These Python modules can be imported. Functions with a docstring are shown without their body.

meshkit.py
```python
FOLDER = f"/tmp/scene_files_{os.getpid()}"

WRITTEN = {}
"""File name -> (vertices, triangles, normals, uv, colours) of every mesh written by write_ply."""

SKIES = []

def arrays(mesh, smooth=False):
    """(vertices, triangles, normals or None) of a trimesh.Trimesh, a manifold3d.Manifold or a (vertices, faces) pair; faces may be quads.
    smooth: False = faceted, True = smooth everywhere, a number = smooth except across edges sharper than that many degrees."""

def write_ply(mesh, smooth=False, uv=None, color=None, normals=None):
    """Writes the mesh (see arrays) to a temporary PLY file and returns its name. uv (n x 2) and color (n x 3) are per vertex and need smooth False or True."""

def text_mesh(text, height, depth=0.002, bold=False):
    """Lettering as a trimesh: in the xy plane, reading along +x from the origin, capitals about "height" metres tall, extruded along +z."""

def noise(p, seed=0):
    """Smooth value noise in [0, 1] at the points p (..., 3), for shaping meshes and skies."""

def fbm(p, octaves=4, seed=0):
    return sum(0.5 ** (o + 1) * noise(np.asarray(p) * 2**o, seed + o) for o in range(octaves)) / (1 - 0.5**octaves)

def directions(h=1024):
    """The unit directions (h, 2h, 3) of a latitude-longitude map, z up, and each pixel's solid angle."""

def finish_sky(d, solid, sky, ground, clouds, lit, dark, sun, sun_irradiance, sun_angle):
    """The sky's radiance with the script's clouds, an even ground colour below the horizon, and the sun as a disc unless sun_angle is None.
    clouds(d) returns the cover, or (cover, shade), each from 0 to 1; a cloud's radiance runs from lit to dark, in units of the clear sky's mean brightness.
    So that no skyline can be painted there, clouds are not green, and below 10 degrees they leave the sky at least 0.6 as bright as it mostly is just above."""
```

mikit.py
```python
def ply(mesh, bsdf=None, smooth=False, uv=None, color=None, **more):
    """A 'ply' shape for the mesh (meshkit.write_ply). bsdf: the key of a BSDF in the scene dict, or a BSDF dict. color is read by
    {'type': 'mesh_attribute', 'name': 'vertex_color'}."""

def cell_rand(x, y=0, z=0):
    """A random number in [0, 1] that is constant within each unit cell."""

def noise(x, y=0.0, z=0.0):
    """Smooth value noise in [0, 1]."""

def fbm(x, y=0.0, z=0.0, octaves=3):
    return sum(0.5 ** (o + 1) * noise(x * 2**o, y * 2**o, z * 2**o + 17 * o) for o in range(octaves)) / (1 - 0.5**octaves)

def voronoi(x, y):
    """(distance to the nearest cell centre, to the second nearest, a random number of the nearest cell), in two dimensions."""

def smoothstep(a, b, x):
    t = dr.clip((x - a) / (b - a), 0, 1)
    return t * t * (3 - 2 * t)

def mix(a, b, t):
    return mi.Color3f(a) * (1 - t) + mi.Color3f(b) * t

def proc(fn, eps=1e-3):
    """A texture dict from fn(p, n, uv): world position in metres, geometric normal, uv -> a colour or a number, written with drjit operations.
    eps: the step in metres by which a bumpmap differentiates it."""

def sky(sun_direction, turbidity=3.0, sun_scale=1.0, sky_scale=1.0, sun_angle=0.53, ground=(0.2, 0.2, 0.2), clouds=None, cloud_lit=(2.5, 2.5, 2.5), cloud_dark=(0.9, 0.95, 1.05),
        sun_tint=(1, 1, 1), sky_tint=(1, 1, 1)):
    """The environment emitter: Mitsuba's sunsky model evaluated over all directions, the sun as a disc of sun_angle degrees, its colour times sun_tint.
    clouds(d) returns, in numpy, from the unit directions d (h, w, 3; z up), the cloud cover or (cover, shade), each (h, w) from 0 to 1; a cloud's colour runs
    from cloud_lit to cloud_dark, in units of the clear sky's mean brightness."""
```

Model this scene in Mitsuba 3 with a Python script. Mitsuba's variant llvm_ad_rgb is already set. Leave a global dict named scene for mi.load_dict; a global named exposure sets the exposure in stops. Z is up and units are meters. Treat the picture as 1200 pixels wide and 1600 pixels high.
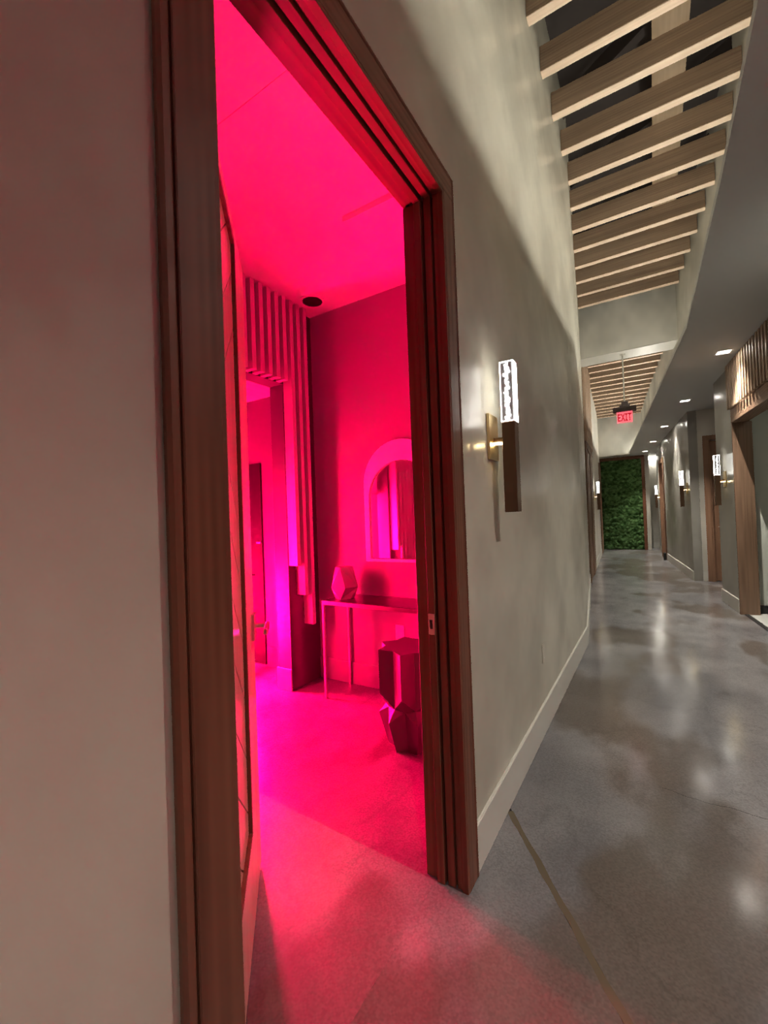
import math, random
import numpy as np, trimesh, mitsuba as mi, drjit as dr
import mikit, meshkit
from shapely.geometry import Polygon, LineString, box as sbox
from shapely import affinity
from scipy.spatial import cKDTree

T = mi.ScalarTransform4f
scene, labels = {}, {}
rng = np.random.RandomState(7)

# ------------------------------------------------------------------ camera, exposure
CAM_H = 1.40
F_PX = 673.9
YAW, PITCH, ROLL = 0.558481192, 0.0130259638, -0.0357638772
fwd = np.array([math.cos(YAW) * math.cos(PITCH), math.sin(YAW) * math.cos(PITCH), math.sin(PITCH)])
rt = np.cross(fwd, [0, 0, 1.0]); rt /= np.linalg.norm(rt)
up0 = np.cross(rt, fwd)
upv = -rt * math.sin(ROLL) + up0 * math.cos(ROLL)
eye = np.array([0, 0, CAM_H])
scene['camera'] = {'type': 'perspective', 'fov_axis': 'x', 'fov': math.degrees(2 * math.atan(600 / F_PX)),
                   'near_clip': 0.02, 'far_clip': 100.0,
                   'to_world': T().look_at(origin=eye.tolist(), target=(eye + fwd).tolist(), up=upv.tolist())}
exposure = 3.0
LU = 1 / 8.0        # all light levels below are given for exposure 0

# light levels
DOWN_I = [20.0, 18.8, 16.6]        # recessed downlight spot intensity
DOWN_L = [40.0, 37.0, 33.0]           # recessed downlight lens
COVE_L = [60.0, 57.5, 50.0]          # cove LED strips
SCONCE_L = [9.5, 9.2, 8.3]
SLOT_L = [42.0, 32.0, 15.0]
PINK = np.array([1.0, 0.0010, 0.072])
PANEL_L = (PINK * 260).tolist()     # glowing light columns in the passage
PANEL2_L = [1080.0, 0.8, 84.0]
UP_L = (PINK * 440).tolist()       # uplight in the pink room
OFFICE_L = [3.2, 3.2, 2.7]


# ------------------------------------------------------------------ helpers
def numbered(key):
    if key not in used:
        used.add(key); return key
    k = 1
    while f'{key}_{k:03d}' in used:
        k += 1
    used.add(f'{key}_{k:03d}')
    return f'{key}_{k:03d}'


used = set()


def thing(name, label, cat, group=None):
    key = numbered(name)
    labels[key] = {'label': label, 'category': cat}
    if group:
        labels[key]['group'] = group
    return key


def put(name, mesh, mat, parent=None, label=None, cat=None, group=None, kind=None, smooth=False, **more):
    key = numbered((parent + '__' if parent else '') + name)
    d = mikit.ply(mesh, mat, smooth=smooth, **more) if not isinstance(mesh, dict) else dict(mesh)
    scene[key] = d
    e = {}
    if label: e['label'] = label
    if cat: e['category'] = cat
    if group: e['group'] = group
    if kind: e['kind'] = kind
    if e: labels[key] = e
    return key


def struct(name, label, kindmesh=None, mat=None, smooth=False, cat=None):
    key = numbered(name)
    labels[key] = {'label': label, 'kind': 'structure'}
    if cat: labels[key]['category'] = cat
    if kindmesh is not None:
        scene[key] = mikit.ply(kindmesh, mat, smooth=smooth)
    return key


def cbox(x0, x1, y0, y1, z0, z1, b=0.003):
    x0, x1 = sorted((x0, x1)); y0, y1 = sorted((y0, y1)); z0, z1 = sorted((z0, z1))
    b = min(b, 0.45 * min(x1 - x0, y1 - y0, z1 - z0))
    if b <= 0:
        return trimesh.creation.box(bounds=[[x0, y0, z0], [x1, y1, z1]])
    pts = []
    for sx, X in ((1, x0), (-1, x1)):
        for sy, Y in ((1, y0), (-1, y1)):
            for sz, Z in ((1, z0), (-1, z1)):
                pts += [[X, Y + sy * b, Z + sz * b], [X + sx * b, Y, Z + sz * b], [X + sx * b, Y + sy * b, Z]]
    m = trimesh.Trimesh(pts).convex_hull
    return m


def box(x0, x1, y0, y1, z0, z1):
    return cbox(x0, x1, y0, y1, z0, z1, 0)


def cat_(ms):
    return trimesh.util.concatenate(ms)


def ext(poly, z0, z1):
    if poly.geom_type != 'Polygon':
        return cat_([ext(g, z0, z1) for g in poly.geoms])
    m = trimesh.creation.extrude_polygon(poly, z1 - z0, engine='earcut')
    m.apply_translation([0, 0, z0])
    return m


def basis(m, o, ex, ey, ez):
    M = np.eye(4)
    M[:3, 0], M[:3, 1], M[:3, 2], M[:3, 3] = ex, ey, ez, o
    m = m.copy(); m.apply_transform(M)
    return m


class Frame:
    """a wall line on plan: local x along it from a to b, local y to its left, z up"""
    def __init__(s, a, b):
        s.a, s.b = np.array(a, float), np.array(b, float)
        d = s.b - s.a; s.L = np.linalg.norm(d); s.d = d / s.L
        s.ex = np.array([*s.d, 0]); s.ey = np.array([-s.d[1], s.d[0], 0]); s.ang = math.atan2(s.d[1], s.d[0])

    def __call__(s, m):
        return basis(m, [*s.a, 0], s.ex, s.ey, [0, 0, 1])

    def u(s, X):
        return (X - s.a[0]) / s.d[0]

    def pt(s, u, v=0, z=0):
        return np.array([*s.a, 0]) + s.ex * u + s.ey * v + np.array([0, 0, z])


def area(rad, weight=1.0):
    return {'type': 'area', 'sampling_weight': float(weight), 'radiance': {'type': 'rgb', 'value': [float(x) * LU for x in rad]}}


# ------------------------------------------------------------------ materials
def prin(key, color, rough=0.5, metal=0.0, spec=0.5, bump=None, bscale=1.0, **kw):
    c = color if isinstance(color, dict) else {'type': 'rgb', 'value': list(color)}
    r = rough if isinstance(rough, dict) else float(rough)
    b = {'type': 'principled', 'base_color': c, 'roughness': r, 'metallic': float(metal), 'specular': float(spec), **kw}
    if bump is not None:
        b = {'type': 'bumpmap', 'arbitrary': bump, 'scale': float(bscale), 'bsdf': b}
    scene[key] = {'type': 'twosided', 'bsdf': b}
    return key


def wood(axis, dark, light, fine=90.0):
    def fn(p, n, uv):
        s = [fine, fine, fine]; s[axis] = 2.2
        big = [7.0, 7.0, 7.0]; big[axis] = 0.9
        g = mikit.noise(p.x * s[0] + 3.3, p.y * s[1] + 1.7, p.z * s[2])
        f = mikit.fbm(p.x * big[0], p.y * big[1], p.z * big[2], octaves=3)
        return mikit.mix(dark, light, dr.clip(0.55 * g + 0.9 * (f - 0.25), 0, 1))
    return mikit.proc(fn)


def plaster(c0, c1, sc=1.3):
    def fn(p, n, uv):
        f = mikit.fbm(p.x * sc, p.y * sc * 1.5, p.z * sc * 0.8, octaves=4)
        return mikit.mix(c0, c1, mikit.smoothstep(0.25, 0.75, f))
    return mikit.proc(fn)


def trowel(p, n, uv):
    a = mikit.fbm(p.x * 5.0, p.y * 5.0, p.z * 2.6, octaves=3)
    return 0.006 * a + 0.0022 * mikit.noise(p.x * 26, p.y * 26, p.z * 9)


def trowel_rough(p, n, uv):
    a = mikit.fbm(p.x * 3.1, p.y * 3.1, p.z * 2.0 + 5, octaves=3)
    return 0.26 + 0.26 * mikit.smoothstep(0.3, 0.7, a)


def concrete(p, n, uv):
    big = mikit.fbm(p.x * 0.75 + 4, p.y * 1.3, 0.0, octaves=4)
    mid = mikit.fbm(p.x * 3.2, p.y * 3.6 + 9, 0.0, octaves=4)
    fine = mikit.noise(p.x * 160, p.y * 160, 0.0)
    c = mikit.mix([0.086, 0.084, 0.090], [0.176, 0.169, 0.172], mikit.smoothstep(0.25, 0.75, 0.6 * big + 0.4 * mid))
    stain = mikit.smoothstep(0.52, 0.66, mikit.fbm(p.x * 1.1 + 31, p.y * 2.1 + 7, 0.0, octaves=4))
    c = mikit.mix(c, mi.Color3f(0.062, 0.046, 0.034), stain * 0.7)
    vein = 1 - mikit.smoothstep(0.0, 0.035, dr.abs(mikit.fbm(p.x * 1.6, p.y * 2.4 + 40, 0.0, octaves=4) - 0.5))
    c = c * (1 - 0.10 * vein)
    crack = 1 - mikit.smoothstep(0.001, 0.0035, dr.abs(p.x - 2.53 + 0.08 * (mikit.fbm(p.y * 6.0, 3.0, 1.0, octaves=3) - 0.5)))
    crack = crack * mikit.smoothstep(0.05, 0.0, p.y) * mikit.smoothstep(-0.9, -0.5, p.y)
    c = c * (1 - 0.65 * crack)
    return c * (0.84 + 0.32 * fine)


def concrete_rough(p, n, uv):
    return 0.10 + 0.11 * mikit.fbm(p.x * 1.7, p.y * 2.0, 3.0, octaves=3)


def concrete_bump(p, n, uv):
    return 0.004 * mikit.fbm(p.x * 2.4, p.y * 3.0, 1.0, octaves=2)


def moss_color(p, n, uv):
    f = mikit.fbm(p.x * 9, p.y * 14, p.z * 14, octaves=3)
    return mikit.mix([0.026, 0.062, 0.018], [0.10, 0.19, 0.07], mikit.smoothstep(0.3, 0.72, f))


tb = mikit.proc(trowel, eps=0.004)
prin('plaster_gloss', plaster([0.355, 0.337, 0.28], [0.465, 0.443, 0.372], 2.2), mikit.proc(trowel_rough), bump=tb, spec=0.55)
prin('plaster_cloud', plaster([0.36, 0.35, 0.31], [0.58, 0.56, 0.50], 1.0), 0.6, spec=0.3)
prin('plaster_dark', plaster([0.235, 0.22, 0.195], [0.33, 0.32, 0.285]), mikit.proc(trowel_rough), bump=tb, spec=0.6)
prin('plaster_low_bounce', [0.15, 0.148, 0.14], 0.7)  # for the unseen right wall, kept dark to limit pink bounce
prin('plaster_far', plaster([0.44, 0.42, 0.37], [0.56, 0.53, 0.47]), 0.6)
prin('wall_paint', [0.46, 0.46, 0.44], 0.7)
prin('paint_white', [0.50, 0.485, 0.44], 0.4)
prin('paint_ceiling', [0.62, 0.61, 0.59], 0.85)
prin('soffit_gray', [0.45, 0.45, 0.435], 0.75)
prin('room_white', [0.72, 0.72, 0.72], 0.75)
prin('passage_wall', [0.11, 0.11, 0.11], 0.6)
prin('door_black', [0.008, 0.007, 0.007], 0.5, spec=0.15)
prin('lining_paint', [0.07, 0.07, 0.07], 0.6)
prin('room_wall', [0.25, 0.25, 0.25], 0.62)
prin('room_black', [0.03, 0.028, 0.028], 0.5)
prin('fin_paint', [0.42, 0.40, 0.40], 0.5)
prin('wood_upright', wood(2, [0.080, 0.029, 0.016], [0.20, 0.080, 0.047]), 0.42, spec=0.3)
prin('wood_across', wood(0, [0.080, 0.029, 0.016], [0.20, 0.080, 0.047]), 0.42, spec=0.3)
prin('wood_tan', wood(2, [0.26, 0.17, 0.115], [0.48, 0.35, 0.25]), 0.5)
prin('wood_mid', wood(2, [0.105, 0.060, 0.036], [0.25, 0.152, 0.098]), 0.45)
prin('wood_mid_across', wood(0, [0.105, 0.060, 0.036], [0.25, 0.152, 0.098]), 0.45)
prin('wood_slat', wood(1, [0.21, 0.142, 0.094], [0.44, 0.315, 0.215]), 0.55)
prin('wood_lit_edge', wood(1, [0.72, 0.55, 0.40], [0.88, 0.71, 0.55]), 0.55)  # paler than the slats to paint in light on their undersides
prin('wood_plank', wood(0, [0.36, 0.25, 0.15], [0.56, 0.42, 0.28]), 0.55)
prin('wood_red', wood(2, [0.17, 0.085, 0.048], [0.33, 0.18, 0.11]), 0.45)
prin('door_lacquer', wood(2, [0.34, 0.26, 0.2], [0.46, 0.37, 0.3]), 0.16, clearcoat=0.6)
prin('concrete', mikit.proc(concrete), mikit.proc(concrete_rough), bump=mikit.proc(concrete_bump, eps=0.01), spec=0.8)
prin('concrete_matte', mikit.proc(concrete), 0.38, bump=mikit.proc(concrete_bump, eps=0.01), spec=0.5)
prin('joint_filler', [0.075, 0.055, 0.030], 0.8)
prin('moss', mikit.proc(moss_color), 0.95, spec=0.1)
prin('bronze', [0.14, 0.085, 0.052], 0.38, metal=0.75)
prin('brass', [0.72, 0.56, 0.30], 0.28, metal=1.0)
prin('satin_nickel', [0.62, 0.58, 0.55], 0.25, metal=1.0)
prin('black_matte', [0.015, 0.014, 0.014], 0.6)
prin('void_dark', [0.055, 0.045, 0.042], 0.9)
prin('black_gloss', [0.02, 0.018, 0.018], 0.12)
prin('crystal_gray', [0.33, 0.34, 0.36], 0.08)
prin('office_wall', [0.50, 0.52, 0.47], 0.8)
prin('office_floor', [0.42, 0.42, 0.40], 0.6)
prin('glass_mirror', [0.93, 0.93, 0.93], 0.02, metal=1.0)
prin('frame_white', [0.82, 0.80, 0.78], 0.45)
prin('stool_stone', [0.048, 0.045, 0.045], 0.45)
prin('vase_stone', [0.2, 0.19, 0.19], 0.5)
prin('plate_white', [0.46, 0.435, 0.37], 0.4)
prin('exit_housing', [0.07, 0.05, 0.045], 0.5)
prin('lamp_lens', [0.8, 0.8, 0.8], 0.5)

# ------------------------------------------------------------------ plan of the place
YW, YWB = 0.644, 0.790          # corridor face and room face of the left wall
OX0, OX1, OZ = 0.487, 1.508, 2.63   # door opening
XB = 4.97                       # where the left wall bends
L1 = Frame((XB, YW), (9.06, 1.08))
L2 = Frame((9.06, 1.08), (15.2, 1.436))
L3 = Frame((15.2, 1.436), (17.0, 1.56))
R1 = Frame((5.0, -1.10), (8.0, -0.815))
R2 = Frame((9.97, -0.60), (13.7, -0.268))
R3 = Frame((14.75, -0.29), (16.7, -0.13))
ZS = 3.20
lip = [(-3.2, -0.384), (3.0, -0.384), (5.3, -0.35), (16.4, 0.615)]
cav = [(-3.2, -0.755), (5.5, -0.75), (8.16, -0.48), (13.09, -0.03), (16.4, 0.24)]


def yon(pl, X):
    return float(np.interp(X, [q[0] for q in pl], [q[1] for q in pl]))


# ---------------- floor: two polished slabs with a filled saw cut between them, each slab in two pours
j0, j1 = np.array([2.02, 0.625]), np.array([1.335, 0.111])
jd = (j1 - j0) / np.linalg.norm(j1 - j0)
jline = LineString([j0 - jd * 0.02, j0 + jd * 2.13])
cut = jline.buffer(0.011, cap_style='flat')
whole = sbox(-3.2, -2.6, 18.2, 4.0)
left_part = Polygon([(-3.2, -2.6), tuple(j0 + jd * 2.13), tuple(j0 - jd * 0.02), (2.03, 0.765), (-3.2, 0.765)])
right_part = sbox(-3.2, -2.6, 18.2, 0.765).difference(left_part)
fl = struct('floor', 'polished grey concrete floor of the corridor and the pink room')
put('slab', ext(left_part.difference(cut), -0.08, 0), 'concrete', fl)
put('slab', ext(right_part.difference(cut), -0.08, 0), 'concrete', fl)
put('slab', ext(sbox(3.0, 0.7652, 18.2, 2.0), -0.08, 0), 'concrete', fl)
put('slab', ext(sbox(-3.2, 0.7652, 3.0, 4.0), -0.08, 0), 'concrete_matte', fl)
wob = []
N = 90
for i in range(N + 1):
    t = i / N * 2.12
    w = 0.0125 + 0.0035 * math.sin(t * 31) * math.sin(t * 13.7)
    c = j0 + jd * t
    nn = np.array([-jd[1], jd[0]])
    wob.append((c - nn * w, c + nn * (0.0125 + 0.003 * math.sin(t * 23 + 1))))
put('joint_filler', ext(Polygon([a for a, b in wob] + [b for a, b in wob[::-1]]), -0.03, 0.0006), 'joint_filler', fl, label='tan filler strip in the saw cut of the floor')

# ---------------- left wall with the door opening
wl = ext(sbox(-3.2, 0, XB, 5.7).difference(sbox(OX0 - 0.03, -1, OX1 + 0.03, OZ + 0.03)), 0, YWB - YW)
wl = basis(wl, [0, YWB, 0], [1, 0, 0], [0, 0, 1], [0, -1, 0])
struct('wall_left', 'beige-grey polished plaster wall around the doorway', wl, 'plaster_gloss')
struct('wall_left_far', 'plaster wall beyond the bend of the corridor', L1(box(0, L1.L, 0, 0.12, 0, 5.7)), 'plaster_gloss')
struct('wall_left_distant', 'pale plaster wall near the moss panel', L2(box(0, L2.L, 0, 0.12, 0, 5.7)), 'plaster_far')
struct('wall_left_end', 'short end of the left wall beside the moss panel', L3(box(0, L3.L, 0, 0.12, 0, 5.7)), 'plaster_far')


def base(name, frame, u0, u1, side=-1, h=0.185, t=0.016, mat='paint_white', label=None):
    m = frame(cbox(u0, u1, 0, side * t, 0, h, 0.004))
    return struct(name, label or 'pale painted baseboard', m, mat)


F0 = Frame((0, YW), (XB, YW))
base('baseboard_left', F0, 1.602, XB + 0.006, label='wide cream baseboard along the left wall past the doorway')
base('baseboard_left_near', F0, -3.2, 0.388, label='cream baseboard of the wall left of the doorway')
base('baseboard_left_far', L1, 0, L1.L)
base('baseboard_left_distant', L2, L2.u(11.12), L2.L - 0.1)

# ---------------- right side walls
struct('wall_right_near', 'unseen wall right of the camera, darkened to limit pink bounce', box(-3.2, 5.0, -1.25, -1.10, 0, ZS), 'plaster_low_bounce')
DW0, DW1, DH = R1.u(5.76), R1.u(7.075), 2.46
w1 = ext(sbox(0, 0, R1.L, ZS).difference(sbox(DW0, -1, DW1, DH)), 0, 0.15)
w1 = basis(w1, [0, 0, 0], [1, 0, 0], [0, 0, 1], [0, -1, 0])
struct('wall_right', 'dark grey polished plaster wall with the wide doorway', R1(w1), 'plaster_dark')
struct('wall_alcove_near', 'return wall of the door alcove', box(7.86, 7.985, -2.3, -0.93, 0, ZS), 'plaster_dark')
struct('wall_alcove_back', 'back of the door alcove', box(7.9, 10.2, -2.4, -2.3, 0, ZS), 'plaster_dark')
struct('wall_alcove', 'plaster wall of the alcove that faces the camera', box(10.0, 10.12, -0.91, -0.605, 0, ZS), 'plaster_far')
struct('wall_alcove_over', 'plaster over the alcove door', box(10.0, 10.12, -1.95, -0.91, 2.62, ZS), 'plaster_far')
struct('wall_alcove_far', 'plaster beyond the alcove door', box(10.0, 10.12, -2.3, -1.95, 0, ZS), 'plaster_far')
struct('wall_right_far', 'dark plaster wall with a light scallop beyond the alcove', R2(box(0, R2.L, -0.14, 0, 0, ZS)), 'plaster_dark')
struct('wall_right_distant', 'last plaster wall on the right before the moss panel', R3(box(0, R3.L, -0.14, 0, 0, ZS)), 'plaster_dark')
struct('wall_right_link', 'recess between the two far right walls', box(13.5, 14.9, -0.75, -0.62, 0, ZS), 'plaster_dark')
base('baseboard_right', R1, R1.u(7.12), R1.L + 0.004, side=1)
base('baseboard_right_far', R2, -0.012, R2.L - 0.02, side=1)
base('baseboard_right_distant', R3, 0.05, R3.L, side=1)
struct('baseboard_alcove', 'pale baseboard of the alcove corner', cbox(9.984, 10.0, -0.815, -0.588, 0, 0.185, 0.004), 'paint_white')

# ---------------- soffit, cavity, beam
soff = Polygon(lip + [(16.4, 0.615), (18.2, 0.62), (18.2, -2.6), (-3.2, -2.6)])
struct('ceiling', 'grey lowered ceiling along the right of the corridor', ext(soff, ZS, ZS + 0.05), 'soffit_gray')
struct('ceiling_near', 'lowered ceiling over the near end of the corridor', box(-3.2, 1.2, -0.384, YW, ZS, ZS + 0.05), 'soffit_gray')
struct('ceiling_far', 'lowered ceiling in front of the moss panel', box(16.4, 18.2, 0.6, 1.75, ZS, ZS + 0.05), 'plaster_far')
cw = Polygon([(x, y) for x, y in cav] + [(x, y - 0.1) for x, y in cav[::-1]])
struct('wall_cavity', 'cloudy plaster side of the raised ceiling', ext(cw, ZS + 0.05, 5.7), 'plaster_cloud')
struct('wall_cavity_near', 'near end of the raised ceiling', box(1.1, 1.2, -0.85, YW, ZS + 0.05, 5.7), 'plaster_cloud')
struct('wall_cavity_end', 'plaster end of the far raised ceiling above the moss panel', box(16.4, 16.55, 0.1, 1.62, ZS + 0.05, 5.7), 'plaster_cloud')
struct('ceiling_void', 'dark deck above the wooden slats', box(-3.2, 18.2, -1.2, 1.8, 5.7, 5.8), 'void_dark')
beam = struct('wall_beam', 'plaster beam that crosses the corridor between the two slatted ceilings')
put('face', box(8.6, 9.06, -0.46, 1.085, 4.172, 5.7), 'plaster_cloud', beam)
put('underside', cbox(8.598, 9.064, -0.46, 1.08, 4.15, 4.172, 0.002), 'paint_white', beam, label='white painted underside of the beam')
# far raised ceiling is lower: dark deck of its own
struct('ceiling_void_far', 'dark deck above the far wooden slats', box(9.06, 16.4, -0.5, 1.6, 5.05, 5.1), 'void_dark')

# far end
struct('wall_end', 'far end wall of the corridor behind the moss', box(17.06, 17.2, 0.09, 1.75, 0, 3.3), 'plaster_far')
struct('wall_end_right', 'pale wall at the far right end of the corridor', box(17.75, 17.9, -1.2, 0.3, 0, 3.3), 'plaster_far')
struct('baseboard_end', 'pale baseboard right of the moss panel', cbox(17.02, 17.06, 0.09, 0.205, 0, 0.2, 0.004), 'paint_white')
struct('baseboard_end_right', 'pale baseboard at the far right end of the corridor', cbox(17.73, 17.75, -0.6, 0.2, 0, 0.2, 0.004), 'paint_white')
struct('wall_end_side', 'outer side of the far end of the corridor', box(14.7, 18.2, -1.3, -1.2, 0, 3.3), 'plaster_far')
struct('wall_back', 'wall behind the camera', box(-3.3, -3.2, -1.25, 0.8, 0, 3.3), 'plaster_gloss')

# ---------------- doorway trim (door frame of the pink room)
tr = struct('trim_1', 'dark stained wooden frame around the doorway to the pink room')
CB = 0.018    # casing stands proud of the wall
yc = YW - CB
# casing: inner board and a narrow outer band with a shadow gap, left and right, then the head
GZ = 2.722
put('casing_board', cbox(0.4125, OX0, yc, YW, 0, OZ + 0.0, 0.002), 'wood_upright', tr)
put('casing_band', cbox(0.386, 0.4095, yc - 0.002, YW, 0, GZ, 0.006), 'wood_upright', tr)
put('casing_gap', box(0.408, 0.414, yc + 0.009, YW, 0, GZ - 0.02), 'black_matte', tr)
put('casing_board', cbox(OX1, 1.588, yc, YW, 0, OZ, 0.002), 'wood_upright', tr)
put('casing_band', cbox(1.590, 1.602, yc - 0.002, YW, 0, GZ, 0.003), 'wood_upright', tr)
put('casing_head', cbox(0.4125, 1.588, yc, YW, OZ, 2.708, 0.002), 'wood_across', tr)
put('casing_head_band', cbox(0.4105, 1.589, yc - 0.002, YW, 2.710, GZ, 0.003), 'wood_across', tr)
# stepped jamb profile: (y from, y to, how far it stands into the opening)
prof = [(yc + 0.002, 0.652, 0.010), (0.652, 0.674, 0.0), (0.674, 0.683, -0.012), (0.683, 0.712, 0.004), (0.712, 0.722, -0.012), (0.722, 0.752, 0.012), (0.752, 0.758, 0.001), (0.758, 0.806, -0.004)]
for a, b, o in prof:
    put('jamb_strip', cbox(OX1 - o, OX1 + 0.03, a, b, 0, OZ - o * 0, 0.0015), 'wood_upright', tr)
    put('jamb_strip', cbox(OX0 - 0.03, OX0 + o, a, b, 0, OZ, 0.0015), 'wood_upright', tr)
    put('head_strip', cbox(OX0, OX1, a, b, OZ - o, OZ + 0.03, 0.0015), 'wood_across', tr)
put('room_casing', cbox(OX1 + 0.006, 1.60, YWB, 0.806, 0, OZ + 0.0, 0.002), 'wood_upright', tr)
put('room_casing', cbox(0.39, OX0 - 0.006, YWB, 0.806, 0, OZ + 0.0, 0.002), 'wood_upright', tr)
put('room_casing', cbox(0.39, 1.60, YWB, 0.806, OZ + 0.004, 2.72, 0.002), 'wood_across', tr)
sp = put('strike_plate', cbox(1.4925, 1.4965, 0.724, 0.75, 0.945, 1.025, 0.001), 'satin_nickel', tr, label='metal strike plate on the right jamb')
put('strike_hole', box(1.4918, 1.494, 0.732, 0.744, 0.968, 1.002), 'black_matte', sp)

# ---------------- the open door
a44 = math.radians(43.97)
du = np.array([math.cos(a44), math.sin(a44), 0]); dn = np.array([math.sin(a44), -math.cos(a44), 0])
DL = 0.975
hinge = np.array([1.228, 1.424, 0]) - du * DL


def leaf(m):       # local x along the leaf, local y away from the face we see, z up
    return basis(m, hinge, du, -dn, [0, 0, 1])


dr1 = thing('door', 'lacquered wooden door with diagonal grooves, standing open into the pink room', 'door')
ZT = 2.455
put('leaf_core', leaf(box(0.0, DL, 0.012, 0.046, 0.012, ZT)), 'door_lacquer', dr1)
PU0, PU1, PZ0, PZ1 = 0.10, 0.655, 0.34, 2.375
put('stile', leaf(cbox(0, PU0, 0, 0.0125, 0.012, ZT, 0.002)), 'door_lacquer', dr1)
put('stile', leaf(cbox(PU1, 0.845, 0, 0.0125, 0.012, ZT, 0.002)), 'door_lacquer', dr1)
put('stile', leaf(cbox(0.851, DL, 0, 0.0125, 0.012, ZT, 0.002)), 'door_lacquer', dr1)
put('rail', leaf(cbox(PU0, PU1, 0, 0.0125, 0.012, PZ0, 0.002)), 'door_lacquer', dr1)
put('rail', leaf(cbox(PU0, PU1, 0, 0.0125, PZ1, ZT, 0.002)), 'door_lacquer', dr1)
bead = sbox(PU0, PZ0, PU1, PZ1).difference(sbox(PU0 + 0.018, PZ0 + 0.014, PU1 - 0.018, PZ1 - 0.02))
bm = basis(ext(bead, 0, 0.018), [0, 0.012, 0], [1, 0, 0], [0, 0, 1], [0, -1, 0])
put('bead', leaf(bm), 'wood_upright', dr1, label='raised bead round the door panel, darkened to give its shaded side')  # dark wood stands in for shade along the moulding
panel = sbox(PU0 + 0.018, PZ0 + 0.014, PU1 - 0.018, PZ1 - 0.02)
cuts = [LineString([(0.0, z + 0.85 * 0.27), (0.8, z + 0.85 * 0.27 - 0.8 * 0.85)]).buffer(0.003) for z in (0.53, 0.735, 0.92, 1.12, 1.31, 1.5, 1.69)]
cuts += [LineString([(0.0, z - 0.85 * 0.47), (0.8, z + 0.8 * 0.85 - 0.85 * 0.47)]).buffer(0.003) for z in (1.92, 2.11, 2.30, 2.49)]
for c in cuts:
    panel = panel.difference(c)
for g in panel.geoms:
    m = basis(ext(g, 0, 0.006), [0, 0.0122, 0], [1, 0, 0], [0, 0, 1], [0, -1, 0])
    put('panel_board', leaf(m), 'door_lacquer', dr1)
hd = put('handle', leaf(cat_([cbox(0.885, 0.938, -0.012, 0.0, 0.93, 1.035, 0.002)])), 'satin_nickel', dr1, label='metal lever handle on a square rose')
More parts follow.
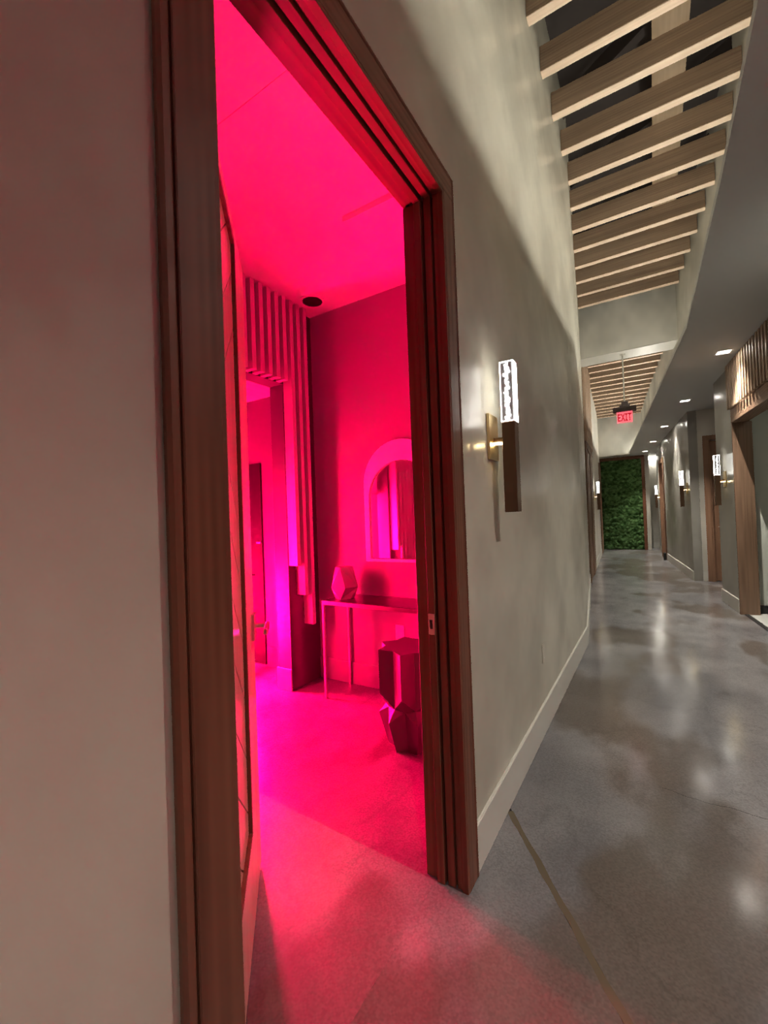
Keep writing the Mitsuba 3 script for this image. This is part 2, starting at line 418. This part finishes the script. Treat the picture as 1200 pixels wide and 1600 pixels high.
cyl = trimesh.creation.cylinder(radius=0.010, height=0.052, sections=24)
cyl = basis(cyl, [0.912, -0.036, 0.985], [1, 0, 0], [0, 0, -1], [0, 1, 0])
lev = cat_([cyl, cbox(0.80, 0.924, -0.066, -0.05, 0.972, 0.996, 0.004), ])
put('lever', leaf(lev), 'satin_nickel', hd, smooth=30)

# ---------------- pink room shell
ZC = 3.225
XM = 2.965
YBK = 2.57
rc = struct('ceiling_room', 'flat ceiling of the pink room in large panels')
put('panel', box(-0.3, 1.2855, YWB, YBK, ZC, ZC + 0.03), 'room_white', rc)
put('panel', box(1.2885, XM + 0.1, YWB, YBK, ZC, ZC + 0.03), 'room_white', rc)
put('dropped_panel', cbox(2.088, 2.62, 0.85, 1.53, ZC - 0.036, ZC, 0.003), 'room_white', rc, label='shallow dropped panel on the ceiling')
struct('ceiling_room_deck', 'deck above the pink room', box(-0.3, 3.2, YWB, 4.0, ZC + 0.03, ZC + 0.12), 'room_white')
struct('wall_room_right', 'pink-lit side wall with the arched mirror', box(XM, XM + 0.12, YWB, 2.72, 0, ZC), 'room_wall')
struct('wall_room_left', 'hidden side wall of the pink room', box(-0.42, -0.3, YWB, 4.0, 0, ZC), 'room_wall')
PX0, PX1, PZH = 1.69, 2.60, 2.54
wb = ext(sbox(-0.3, 0, XM, ZC).difference(sbox(PX0, -1, PX1, PZH)), 0, 0.15)
wb = basis(wb, [0, YBK + 0.15, 0], [1, 0, 0], [0, 0, 1], [0, -1, 0])
struct('wall_room_back', 'dark back wall of the pink room with the wide opening', wb, 'room_black')
ln = struct('trim_8', 'pale lining of the wide opening')
put('lining', cbox(PX1 - 0.004, PX1, YBK + 0.001, YBK + 0.149, 0, PZH, 0.001), 'lining_paint', ln)
put('lining', cbox(PX0, PX0 + 0.004, YBK + 0.001, YBK + 0.149, 0, PZH, 0.001), 'lining_paint', ln)
put('lining', cbox(PX0, PX1, YBK + 0.001, YBK + 0.149, PZH - 0.004, PZH, 0.001), 'lining_paint', ln)
struct('baseboard_room_right', 'baseboard below the arched mirror', cbox(XM - 0.014, XM, 0.85, YBK, 0, 0.185, 0.004), 'room_wall')
struct('baseboard_room_post', 'baseboard on the side of the opening', cbox(PX1 - 0.014, PX1, YBK - 0.003, 2.735, 0, 0.18, 0.003), 'room_wall')
# passage behind
struct('wall_passage_end', 'lit end wall of the passage behind the pink room', box(2.945, 3.06, 2.72, 4.0, 0, ZC), 'passage_wall')
struct('baseboard_passage', 'baseboard in the passage behind the pink room', cbox(2.931, 2.945, 2.72, 3.225, 0, 0.2, 0.003), 'passage_wall')
struct('wall_passage_back', 'back wall of the passage', box(-0.3, 3.06, 3.7, 3.82, 0, ZC), 'room_white')
pc = struct('ceiling_passage', 'low plank ceiling of the passage')
ys = 2.722
while ys < 3.68:
    put('plank', cbox(-0.3, 2.945, ys, ys + 0.107, 2.60, 2.625, 0.003), 'room_white', pc)
    ys += 0.11
put('drop', cbox(1.2, 2.9, 3.40, 3.44, 2.50, 2.60, 0.003), 'room_white', pc)
dd = thing('glass_door', 'dark narrow door at the end of the passage behind the pink room', 'door')
put('leaf', cbox(2.925, 2.943, 3.235, 3.64, 0.02, 1.975, 0.003), 'door_black', dd)
put('pull_bar', cbox(2.905, 2.917, 3.24, 3.30, 1.19, 1.21, 0.003), 'satin_nickel', dd)

# fins hanging in front of the back wall
fi = thing('wall_fins', 'row of painted upright fins hanging from the ceiling over the opening', 'wall slats')
for k in range(-16, 9):
    X = 2.135 + 0.081 * k
    if k == 6: zb = 1.03
    elif k == 7: zb = 0.78
    elif k == 8: zb = 0.52
    elif k >= -5: zb = PZH - 0.002
    else:
        zb = [1.03, 0.86, 0.62, 0.95, 0.5, 0.7, 1.1, 0.56, 0.8, 0.66, 0.9][(-6 - k) % 11]
    put('fin', cbox(X - 0.02, X + 0.02, YBK - 0.1, YBK, zb, ZC - 0.006, 0.002), 'fin_paint', fi)

# pink lamps out of view; hoods and side glow added to shape their light
lp_lab = 'glowing pink light column in the passage behind the pink room'


def light_column(x, y, z0, z1, w, lab, level, added_hood, dep=0.024):
    t = thing('light_column', lab, 'lamp')
    put('tube', box(x - w / 2, x + w / 2, y - dep / 2, y + dep / 2, z0, z1), 'lamp_lens', t, emitter=area(level, 4))
    if added_hood:
        put('added_hood', cbox(added_hood[0], added_hood[1], added_hood[2], y + 0.12, z1 + 0.012, z1 + 0.024, 0.003), 'black_matte', t)  # added black plate that keeps light off ceiling and upper wall
    put('stand', cbox(x - 0.02, x + 0.02, y - 0.02, y + 0.02, 0, z0, 0.003), 'black_matte', t)
    put('foot', cbox(x - 0.12, x + 0.12, y - 0.08, y + 0.1, 0, 0.015, 0.003), 'black_matte', t)


light_column(1.85, 2.83, 0.75, 1.66, 0.10, 'tall glowing pink light column behind the left of the opening', PANEL_L, (1.72, 2.25, 2.68), 0.10)
light_column(2.42, 3.15, 0.20, 0.95, 0.18, 'low glowing pink light box behind the right of the opening', PANEL2_L, (2.2, 2.45, 2.80))
ul = thing('wall_uplight', 'unseen pink box uplight on the room side of the wall right of the doorway', 'wall lamp')
ux0, ux1, uy0, uy1 = 1.65, 1.78, YWB, 0.872
shell = sbox(ux0, uy0, ux1, uy1).difference(sbox(ux0 + 0.005, uy0 + 0.005, ux1 - 0.005, uy1 - 0.005))
put('shell', ext(shell, 1.78, 1.915), 'black_matte', ul)
put('bottom', box(ux0 + 0.005, ux1 - 0.005, uy0 + 0.005, uy1 - 0.005, 1.78, 1.79), 'black_matte', ul)
put('diffuser', box(ux0 - 0.006, ux0 - 0.001, uy0 + 0.004, uy1 - 0.004, 1.55, 1.77), 'lamp_lens', ul, emitter=area((PINK * 105).tolist(), 1.5))  # side glow added to brighten the open door
put('body', box(ux0, ux1, uy0 + 0.003, uy1, 1.54, 1.78), 'black_matte', ul)
put('bulb', box(ux0 + 0.008, ux1 - 0.008, uy0 + 0.006, uy1 - 0.006, 1.835, 1.84), 'lamp_lens', ul, emitter=area(UP_L, 4))

# speaker in the ceiling
cs = thing('ceiling_speaker', 'round black speaker in the pink room ceiling near the fins', 'speaker')
o = trimesh.transformations.translation_matrix([2.742, 2.342, ZC - 0.004])
put('grille', trimesh.creation.cylinder(radius=0.082, height=0.012, sections=48, transform=o), 'black_matte', cs)
put('rim', trimesh.creation.annulus(r_min=0.082, r_max=0.108, height=0.008, sections=48, transform=o), 'room_white', cs)

# arched mirror
mr = thing('mirror', 'arched wall mirror with a broad pale frame above the console table', 'mirror')


def arch(cy, half, z0, zspring, n=48):
    th = np.linspace(0, math.pi, n)
    return Polygon([(cy - half, z0), (cy + half, z0)] + [(cy + half * math.cos(t), zspring + half * math.sin(t)) for t in th])


outer = arch(1.68, 0.342, 1.045, 1.672)
inner = arch(1.68, 0.298, 1.068, 1.552)


def on_wall(poly, d0, d1):   # plan axes y, z; depth towards -x
    m = ext(poly, 0, d1 - d0)
    return basis(m, [XM - d0, 0, 0], [0, 1, 0], [0, 0, 1], [1, 0, 0]) if False else basis(m, [XM - d1, 0, 0], [0, 1, 0], [0, 0, 1], [1, 0, 0])


put('frame', on_wall(outer.difference(inner), 0.0, 0.032), 'frame_white', mr)
put('glass', on_wall(inner.buffer(-0.004), 0.0, 0.012), 'glass_mirror', mr)
put('backing', on_wall(inner.buffer(-0.0005), 0.0, 0.010), 'black_matte', mr)

# console table
ct = thing('console_table', 'slim dark console table with thin metal legs under the arched mirror', 'console table')
put('tabletop', cbox(2.612, 2.945, 1.20, 2.228, 0.752, 0.768, 0.002), 'black_gloss', ct)
put('apron', cat_([cbox(2.609, 2.621, 1.20, 2.232, 0.735, 0.7652, 0.001), cbox(2.609, 2.948, 2.228, 2.240, 0.745, 0.7652, 0.001), cbox(2.609, 2.948, 1.19, 1.2, 0.735, 0.7652, 0.001)]), 'satin_nickel', ct)
for x in (2.609, 2.929):
    for y in (1.19, 2.219):
        put('leg', cbox(x, x + 0.02, y, y + 0.02, 0, 0.75, 0.001), 'satin_nickel', ct)

# faceted vase
vs = thing('vase', 'small faceted stone vase on the left end of the console table', 'vase')


def rings(c, specs):
    """loft of polygons [(z, radius, turn, n)] with equal n into flat facets"""
    pts, fs = [], []
    n = specs[0][3]
    for z, r, t, _ in specs:
        for i in range(n):
            a = 2 * math.pi * (i + t) / n
            rr = r[i % len(r)] if isinstance(r, (list, tuple)) else r
            zz = z[i % len(z)] if isinstance(z, (list, tuple)) else z
            pts.append([c[0] + rr * math.cos(a), c[1] + rr * math.sin(a), c[2] + zz])
    for k in range(len(specs) - 1):
        for i in range(n):
            a, b = k * n + i, k * n + (i + 1) % n
            c_, d = a + n, b + n
            if (i + k) % 2: fs += [[a, b, d], [a, d, c_]]
            else: fs += [[a, b, c_], [b, d, c_]]
    pts.append([c[0], c[1], c[2] + (np.mean(specs[0][0]))]); pts.append([c[0], c[1], c[2] + np.mean(specs[-1][0])])
    for i in range(n):
        fs.append([len(pts) - 2, (i + 1) % n, i])
        b = (len(specs) - 1) * n
        fs.append([len(pts) - 1, b + i, b + (i + 1) % n])
    m = trimesh.Trimesh(pts, fs, process=False); m.fix_normals()
    return m


put('body', rings((2.765, 2.125, 0.768), [(0.0, 0.075, 0.15, 6), (0.095, 0.122, 0.65, 6), (0.25, 0.07, 0.15, 6)]), 'vase_stone', vs)

# faceted stool
stl = thing('stool', 'dark faceted geometric stool on the floor before the right jamb', 'stool')
put('body', rings((2.352, 1.318, 0.0), [(0.0, [0.110, 0.150], -0.5, 14), ([0.25, 0.19], [0.150, 0.205], -0.5, 14), ([0.34, 0.255], [0.205, 0.152], -0.5, 14), (0.60, [0.205, 0.150], -0.5, 14)]), 'stool_stone', stl)

ol = thing('wall_outlet', 'pale outlet plate on the pink wall under the console table', 'outlet')
put('plate', cbox(XM - 0.006, XM, 1.702, 1.782, 0.42, 0.545, 0.002), 'frame_white', ol)

# ------------------------------------------------------------------ corridor fittings
bp_ = thing('blank_plate', 'small beige cover plate low on the left wall past the doorway', 'cover plate')
put('plate', cbox(2.885, 2.958, YW - 0.006, YW, 0.425, 0.545, 0.002), 'plate_white', bp_)
for z in (0.452, 0.518):
    m = trimesh.creation.cylinder(radius=0.003, height=0.003, sections=10, transform=trimesh.transformations.rotation_matrix(math.pi / 2, [1, 0, 0]))
    put('screw', m.apply_translation([2.9215, YW - 0.0065, z]), 'satin_nickel', bp_)

# wooden ceiling slats of the near raised ceiling
sl = thing('slatted_ceiling', 'light wooden slats high across the corridor before the plaster beam', 'slatted ceiling')
for k in range(-7, 9):
    X = 4.584 + 0.4555 * k
    if X < 1.3: continue
    yr = yon(cav, X) + 0.004
    yl = YW - 0.003 if X < XB else L1.pt(L1.u(X))[1] - 0.003
    k_ = put('slat', cbox(X - 0.036, X + 0.036, yr, yl, 4.943, 5.145, 0.002), 'wood_slat', sl)
    put('lit_edge', cbox(X - 0.0362, X + 0.0362, yr, yl, 4.935, 4.943, 0.001), 'wood_lit_edge', k_)  # light on the slat underside, put into its colour
ck = thing('ceiling_runner', 'flat wooden runner board lying above the near slats', 'board')
put('board', cbox(1.25, 8.58, -0.385, -0.13, 5.25, 5.29, 0.002), 'wood_plank', ck)
jo = thing('roof_joists', 'dark roof joists in the void above the near slats', 'joists')
for i, x in enumerate((2.2, 3.3, 4.4, 5.5, 6.6, 7.7)):
    m = cbox(-0.04, 0.04, -1.0, 1.15, 0, 0.16, 0.004)
    m.apply_transform(trimesh.transformations.rotation_matrix(-0.55, [0, 0, 1])); m.apply_translation([x, 0.05, 5.45])
    put('joist', m, 'void_dark', jo)

sl2 = thing('slatted_ceiling', 'light wooden slats of the lower raised ceiling beyond the plaster beam, above the exit sign', 'slatted ceiling')
for k in range(16):
    X = 9.42 + 0.4555 * k
    if X > 16.35: break
    yr = yon(cav, X) + 0.004
    yl = (L2.pt(L2.u(X))[1] if X < 15.2 else L3.pt(L3.u(X))[1]) - 0.003
    k_ = put('slat', cbox(X - 0.036, X + 0.036, yr, yl, 4.508, 4.71, 0.002), 'wood_slat', sl2)
    put('lit_edge', cbox(X - 0.0362, X + 0.0362, yr, yl, 4.5, 4.508, 0.001), 'wood_lit_edge', k_)  # same pale underside colour for the cove glow

# cove light strips on the ledge of the soffit
def cove(x0, x1, lab):
    t = thing('cove_light', lab, 'light strip')
    xs = [x0] + [q[0] for q in cav if x0 < q[0] < x1] + [x1]
    P = [np.array([x, 0.45 * yon(lip, x) + 0.55 * yon(cav, x)]) for x in xs]
    v, f, pv, pf = [], [], [], []
    for p in P:
        v += [[p[0], p[1] + 0.018, ZS + 0.056], [p[0], p[1] - 0.012, ZS + 0.088]]
    for i in range(len(P) - 1):
        a = 2 * i
        f += [[a, a + 2, a + 3], [a, a + 3, a + 1]]
    m = trimesh.Trimesh(v, f, process=False)
    if m.face_normals[0][2] < 0: m.invert()
    put('led_strip', m, 'lamp_lens', t, emitter=area(COVE_L, 3))
    put('channel', cat_([cbox(min(P[i][0], P[i + 1][0]), max(P[i][0], P[i + 1][0]), min(P[i][1], P[i + 1][1]) - 0.03, min(P[i][1], P[i + 1][1]) - 0.022, ZS + 0.05, ZS + 0.09, 0.001) for i in range(len(P) - 1)]), 'satin_nickel', t)


cove(1.3, 8.5, 'hidden light strip on the ledge below the near slats')
cove(9.15, 16.3, 'hidden light strip on the ledge below the far slats')

# exit sign on a rod under the beam
ex = thing('exit_sign', 'red glowing exit sign hanging on a rod from the beam', 'exit sign')
ey_ = 0.365
put('rod', trimesh.creation.cylinder(radius=0.0125, height=0.86, sections=16, transform=trimesh.transformations.translation_matrix([8.79, ey_ + 0.005, 3.73])), 'plate_white', ex)
put('rod_plate', trimesh.creation.cylinder(radius=0.05, height=0.012, sections=24, transform=trimesh.transformations.translation_matrix([8.79, ey_ + 0.005, 4.145])), 'plate_white', ex)
put('canopy', cat_([cbox(8.75, 8.83, ey_ - 0.05, ey_ + 0.055, 3.25, 3.305, 0.004), cbox(8.74, 8.84, ey_ - 0.08, ey_ + 0.085, 3.21, 3.25, 0.003)]), 'exit_housing', ex)
put('housing', cbox(8.72, 8.86, ey_ - 0.172, ey_ + 0.188, 3.132, 3.212, 0.006), 'exit_housing', ex)
put('panel', cbox(8.783, 8.79, ey_ - 0.115, ey_ + 0.135, 2.93, 3.135, 0.002), 'lamp_lens', ex, emitter=area([0.95, 0.075, 0.13], 0.1))
tm = meshkit.text_mesh('EXIT', 0.125, 0.003, bold=True)
w = tm.bounds[1][0] - tm.bounds[0][0]
tm.apply_translation([-tm.bounds[0][0] - w / 2, 0, 0]); tm.apply_scale([0.215 / w, 1, 1])
prin('exit_red', [0.35, 0.004, 0.02], 0.5)
put('lettering', basis(tm, [8.7815, ey_ + 0.01, 2.968], [0, -1, 0], [0, 0, 1], [-1, 0, 0]), 'exit_red', ex, emitter=area([0.42, 0.0, 0.02], 0.05))

# recessed downlights
dl_names = ['recessed square downlight behind the camera', 'nearest recessed square downlight', 'recessed square downlight above the camera side', 'recessed square downlight in front of the slatted panel, largest in view',
            'recessed square downlight above the alcove', 'third recessed square downlight in view along the ceiling, past the alcove', 'fourth recessed square downlight in view along the ceiling, second before the moss panel', 'farthest recessed square downlight, near the moss panel']
for i, (x, y) in enumerate([(-1.08, -0.98), (1.42, -0.98), (3.92, -0.93), (6.417, -0.765), (8.92, -0.52), (11.4, -0.275), (13.8, -0.055), (15.92, 0.155)]):
    t = thing('downlight', dl_names[i], 'downlight', 'recessed square downlights along the ceiling')
    ang = 0.0 if x < 5 else 0.09
    R = trimesh.transformations.rotation_matrix(ang, [0, 0, 1]); R[:3, 3] = [x, y, 0]
    ring = ext(sbox(-0.078, -0.078, 0.078, 0.078).difference(sbox(-0.062, -0.062, 0.062, 0.062)), ZS - 0.006, ZS)
    put('trim', ring.apply_transform(R), 'paint_ceiling', t)
    lens = box(-0.062, 0.062, -0.062, 0.062, ZS - 0.003, ZS - 0.0005)
    put('lens', lens.apply_transform(R), 'lamp_lens', t, emitter=area(DOWN_L, 0.15))
    scene[f'spot_beam_{i}'] = {'type': 'spot', 'to_world': T().look_at(origin=[x, y, ZS - 0.012], target=[x, y, 0], up=[1, 0, 0]),
                               'intensity': {'type': 'rgb', 'value': [q_ * LU * (1.2 if i < 3 else 1.6) for q_ in DOWN_I]}, 'cutoff_angle': 54.0 if i < 3 else 42.0, 'beam_width': 14.0 if i < 3 else 12.0,
                               'sampling_weight': 1.5 if i < 4 else 0.6}


# wall sconces
def sconce(frame, u, side, lab, wgt=0.4, z=0.0):
    """local x along the wall, y out of the wall"""
    t = thing('wall_sconce', lab, 'wall lamp', 'crystal wall sconces along the corridor')
    o_ = frame.pt(u)
    ey2 = frame.ey * side
    ex2 = np.cross(ey2, [0, 0, 1.0])

    def F(m): return basis(m, o_ + np.array([0, 0, z]), ex2, ey2, [0, 0, 1])
    put('backplate', F(cbox(-0.066, 0.066, 0, 0.014, 1.655, 1.868, 0.002)), 'brass', t)
    put('arm', F(cbox(-0.012, 0.012, 0.012, 0.066, 1.735, 1.757, 0.001)), 'bronze', t)
    put('stem', F(cbox(-0.031, 0.031, 0.061, 0.122, 1.405, 1.822, 0.002)), 'bronze', t)
    c = put('crystal', F(cbox(-0.030, 0.030, 0.062, 0.121, 1.822, 2.098, 0.002)), 'crystal_gray', t, label='lit crystal block with bubbles')
    # glowing strips laid on the opaque block imitate light inside the crystal
    r = np.random.RandomState(11)
    ms = []
    e = 0.0024
    for sx in (-1, 1):
        for sy in (0.062, 0.121):
            ms.append(box(sx * 0.030 - e, sx * 0.030 + e, sy - e, sy + e, 1.824, 2.102))
    for zz in (1.826, 2.100):
        ms.append(box(-0.032, 0.032, 0.060, 0.123, zz - 0.0025, zz + 0.0025))
    for face in range(4):
        zc = 1.83
        while zc < 2.09:
            h = r.uniform(0.005, 0.012); wv = r.uniform(0.003, 0.011); off = r.uniform(-0.006, 0.006)
            if face < 2:
                yy = 0.0605 if face == 0 else 0.1225
                ms.append(box(off - wv, off + wv, yy - 0.0012, yy + 0.0012, zc, zc + h))
            else:
                xx = -0.0315 if face == 2 else 0.0315
                ms.append(box(xx - 0.0012, xx + 0.0012, 0.0915 + off - wv, 0.0915 + off + wv, zc, zc + h))
            zc += h * 0.9
    put('glow_strips', F(cat_(ms)), 'lamp_lens', c, emitter=area(SCONCE_L, wgt))
    put('downlight_slot', F(box(-0.02, 0.02, 0.018, 0.056, 1.726, 1.7345)), 'lamp_lens', t, emitter=area(SLOT_L, 0.4 * wgt))
    return t


sconce(F0, 2.02, -1, 'nearest and largest crystal wall sconce, on the left wall just past the doorway', 1.5)
sconce(L2, L2.u(11.98), -1, 'small crystal wall sconce far down the left wall, beside the moss panel')
sconce(R1, R1.u(7.56), 1, 'crystal wall sconce on the dark wall between the right doorway and the alcove')
sconce(R2, R2.u(10.27), 1, 'crystal wall sconce beyond the alcove on the right wall')
sconce(R3, R3.u(16.1), 1, 'farthest crystal wall sconce on the right, next to the far end wall')

# right doorway
tr2 = struct('trim_2', 'wooden frame of the wide doorway on the right')
put('header', R1(cbox(DW0 - 0.3, DW1 + 0.005, -0.153, 0.02, DH - 0.005, 2.628, 0.003)), 'wood_mid_across', tr2)
put('jamb', R1(cbox(DW1 - 0.005, DW1 + 0.03, -0.19, 0.012, 0, DH, 0.003)), 'wood_mid', tr2)
put('jamb', R1(cbox(DW0 - 0.09, DW0 + 0.005, -0.20, 0.012, 0, DH, 0.003)), 'wood_mid', tr2)
sp2 = thing('slat_panel', 'upright wooden slats over the wide doorway on the right', 'wall slats')
u = DW0 - 0.28
put('backing', R1(box(DW0 - 0.3, DW1 + 0.004, 0.001, 0.006, 2.63, ZS - 0.001)), 'void_dark', sp2)
while u < DW1 - 0.02:
    put('slat', R1(cbox(u, u + 0.046, 0.006, 0.052, 2.63, ZS - 0.004, 0.002)), 'wood_tan', sp2)
    u += 0.098
# room behind it
struct('wall_office', 'pale wall inside the room on the right', box(7.21, 7.3, -2.5, -1.03, 0, 2.9), 'office_wall')
struct('wall_office_back', 'back of the room on the right', box(4.6, 7.3, -2.6, -2.5, 0, 2.9), 'office_wall')
struct('wall_office_side', 'near side of the room on the right', box(4.5, 4.6, -2.6, -1.25, 0, 2.9), 'office_wall')
struct('ceiling_office', 'ceiling of the room on the right', box(4.5, 7.3, -2.6, -1.12, 2.9, 2.95), 'paint_ceiling')
struct('baseboard_office', 'black baseboard inside the room on the right', cbox(7.196, 7.21, -2.5, -1.06, 0, 0.11, 0.002), 'black_matte')
offl = R1(sbox and box(DW0 - 0.6, DW1 + 0.15, -1.5, -0.075, 0.0, 0.004))
struct('floor_office', 'pale floor of the room on the right', offl, 'office_floor')
struct('trim_3', 'dark threshold strip of the right doorway', R1(cbox(DW0, DW1, -0.078, -0.03, 0, 0.008, 0.002)), 'black_matte')
ofl = thing('added_lamp', 'unseen square ceiling lamp added to light the room on the right', 'lamp')  # out-of-view lamp added so the room beyond the doorway is lit
put('housing', cbox(5.7, 6.3, -1.95, -1.45, 2.87, 2.9, 0.003), 'paint_white', ofl)
put('diffuser', box(5.72, 6.28, -1.93, -1.47, 2.864, 2.869), 'lamp_lens', ofl, emitter=area(OFFICE_L, 0.5))

# alcove door
tr4 = struct('trim_4', 'reddish wooden door frame in the alcove')
put('casing', cbox(9.98, 10.0, -0.91, -0.818, 0, 2.62, 0.002), 'wood_red', tr4)
put('casing', cbox(9.98, 10.0, -1.95, -0.818, 2.62, 2.71, 0.002), 'wood_red', tr4)
put('jamb', cbox(10.0, 10.12, -0.935, -0.905, 0, 2.62, 0.002), 'wood_red', tr4)
ad = thing('door', 'reddish wooden door leaf in the alcove on the right', 'door')
put('leaf', cbox(10.05, 10.09, -1.95, -0.937, 0.01, 2.61, 0.003), 'wood_red', ad)
put('lever', cbox(10.0, 10.045, -1.02, -1.0, 1.0, 1.02, 0.002), 'satin_nickel', ad)
# far wooden door frame on the right
tr5 = struct('trim_5', 'wooden door frame between the two far right walls')
put('casing', R2(cbox(R2.L, R2.L + 0.1, -0.14, 0.025, 0, 2.75, 0.003)), 'wood_red', tr5)
put('header', R2(cbox(R2.L, R2.L + 1.06, -0.12, 0.015, 2.62, 2.75, 0.003)), 'wood_red', tr5)
put('casing', R2(cbox(R2.L + 0.97, R2.L + 1.06, -0.14, 0.015, 0, 2.62, 0.003)), 'wood_red', tr5)
struct('wall_right_over', 'plaster over the far wooden door frame', R2(box(R2.L, R2.L + 1.06, -0.14, -0.004, 2.75, ZS)), 'plaster_dark')
fd = thing('door', 'dark wooden door leaf in the far right frame', 'door')
put('leaf', R2(cbox(R2.L + 0.1, R2.L + 0.97, -0.12, -0.08, 0.01, 2.615, 0.003)), 'wood_upright', fd)
ds = thing('door_stop', 'small black object on the floor at the far right door frame', 'door stop')
put('body', R2(cbox(R2.L - 0.03, R2.L + 0.03, 0.03, 0.09, 0, 0.2, 0.01)), 'black_matte', ds)

# left doorway beyond the bend, with its slats
V = L2.u
tr6 = struct('trim_6', 'wooden frame of the doorway beyond the beam on the left')
put('casing', L2(cbox(V(9.10), V(9.24), -0.03, 0.004, 0, 2.62, 0.003)), 'wood_mid', tr6)
put('header', L2(cbox(V(9.10), V(11.1), -0.034, 0.004, 2.62, 2.74, 0.003)), 'wood_mid_across', tr6)
put('casing', L2(cbox(V(10.28), V(10.42), -0.03, 0.004, 0, 2.62, 0.003)), 'wood_mid', tr6)
put('panel_board', L2(cbox(V(10.425), V(11.1), -0.024, 0.004, 0, 2.62, 0.003)), 'wood_mid', tr6)
ld = thing('door', 'dark wooden door leaf beyond the beam on the left', 'door')
put('leaf', L2(cbox(V(9.243), V(10.277), -0.014, -0.001, 0.01, 2.612, 0.002)), 'wood_mid', ld)
sp3 = thing('slat_panel', 'upright wooden slats over the doorway beyond the beam on the left', 'wall slats')
u = V(9.10)
put('backing', L2(box(V(9.09), V(11.1), -0.006, -0.001, 2.742, 4.49)), 'wood_mid', sp3)
while u < V(11.06):
    put('slat', L2(cbox(u, u + 0.05, -0.05, -0.006, 2.745, 4.49, 0.002)), 'wood_tan', sp3)
    u += 0.098
tr7 = struct('trim_7', 'wooden panel on the left wall next to the moss')
put('board', L3(cbox(0.0, L3.L - 0.1, -0.03, 0.0, 0, 2.9, 0.003)), 'wood_mid', tr7)

# moss wall
mw = thing('moss_wall', 'green moss panel in a wooden frame at the end of the corridor', 'moss panel')
y0, y1, z0, z1 = 0.30, 1.53, 0.02, 3.09
ny, nz = 110, 270
gy, gz = np.meshgrid(np.linspace(y0, y1, ny), np.linspace(z0, z1, nz))
pts = np.c_[rng.uniform(y0, y1, 900), rng.uniform(z0, z1, 900)]
rad = rng.uniform(0.045, 0.085, 900)
tree = cKDTree(pts)
q = np.c_[gy.ravel(), gz.ravel()]
d, idx = tree.query(q, k=6)
hgt = np.sqrt(np.maximum(rad[idx] ** 2 - d ** 2, 0)).max(1)
hgt += 0.012 * meshkit.fbm(np.c_[q * 40, np.zeros(len(q))], 3)
vx = 17.03 - hgt
V = np.c_[vx, q]
ii = np.arange(nz * ny).reshape(nz, ny)
a, b, c, e = ii[:-1, :-1].ravel(), ii[:-1, 1:].ravel(), ii[1:, 1:].ravel(), ii[1:, :-1].ravel()
mm = trimesh.Trimesh(V, np.r_[np.c_[a, c, b], np.c_[a, e, c]], process=False)
put('moss', mm, 'moss', mw, kind='stuff', smooth=True)
put('frame', cbox(16.94, 17.06, 0.205, 0.30, 0, 3.09, 0.003), 'wood_upright', mw)
put('frame', cbox(16.94, 17.06, 1.53, 1.60, 0, 3.09, 0.003), 'wood_upright', mw)
put('frame', cbox(16.94, 17.06, 0.205, 1.60, 3.09, 3.195, 0.003), 'wood_across', mw)
# bright wall light at the far right end
fl_ = thing('wall_light', 'bright white box light high on the far right end wall', 'wall lamp')
put('housing', cbox(17.49, 17.75, -0.22, 0.14, 3.18, 3.199, 0.003), 'paint_white', fl_)
put('diffuser', box(17.50, 17.72, -0.21, 0.13, 3.07, 3.178), 'lamp_lens', fl_, emitter=area([14.0, 13.5, 12.0], 0.4))
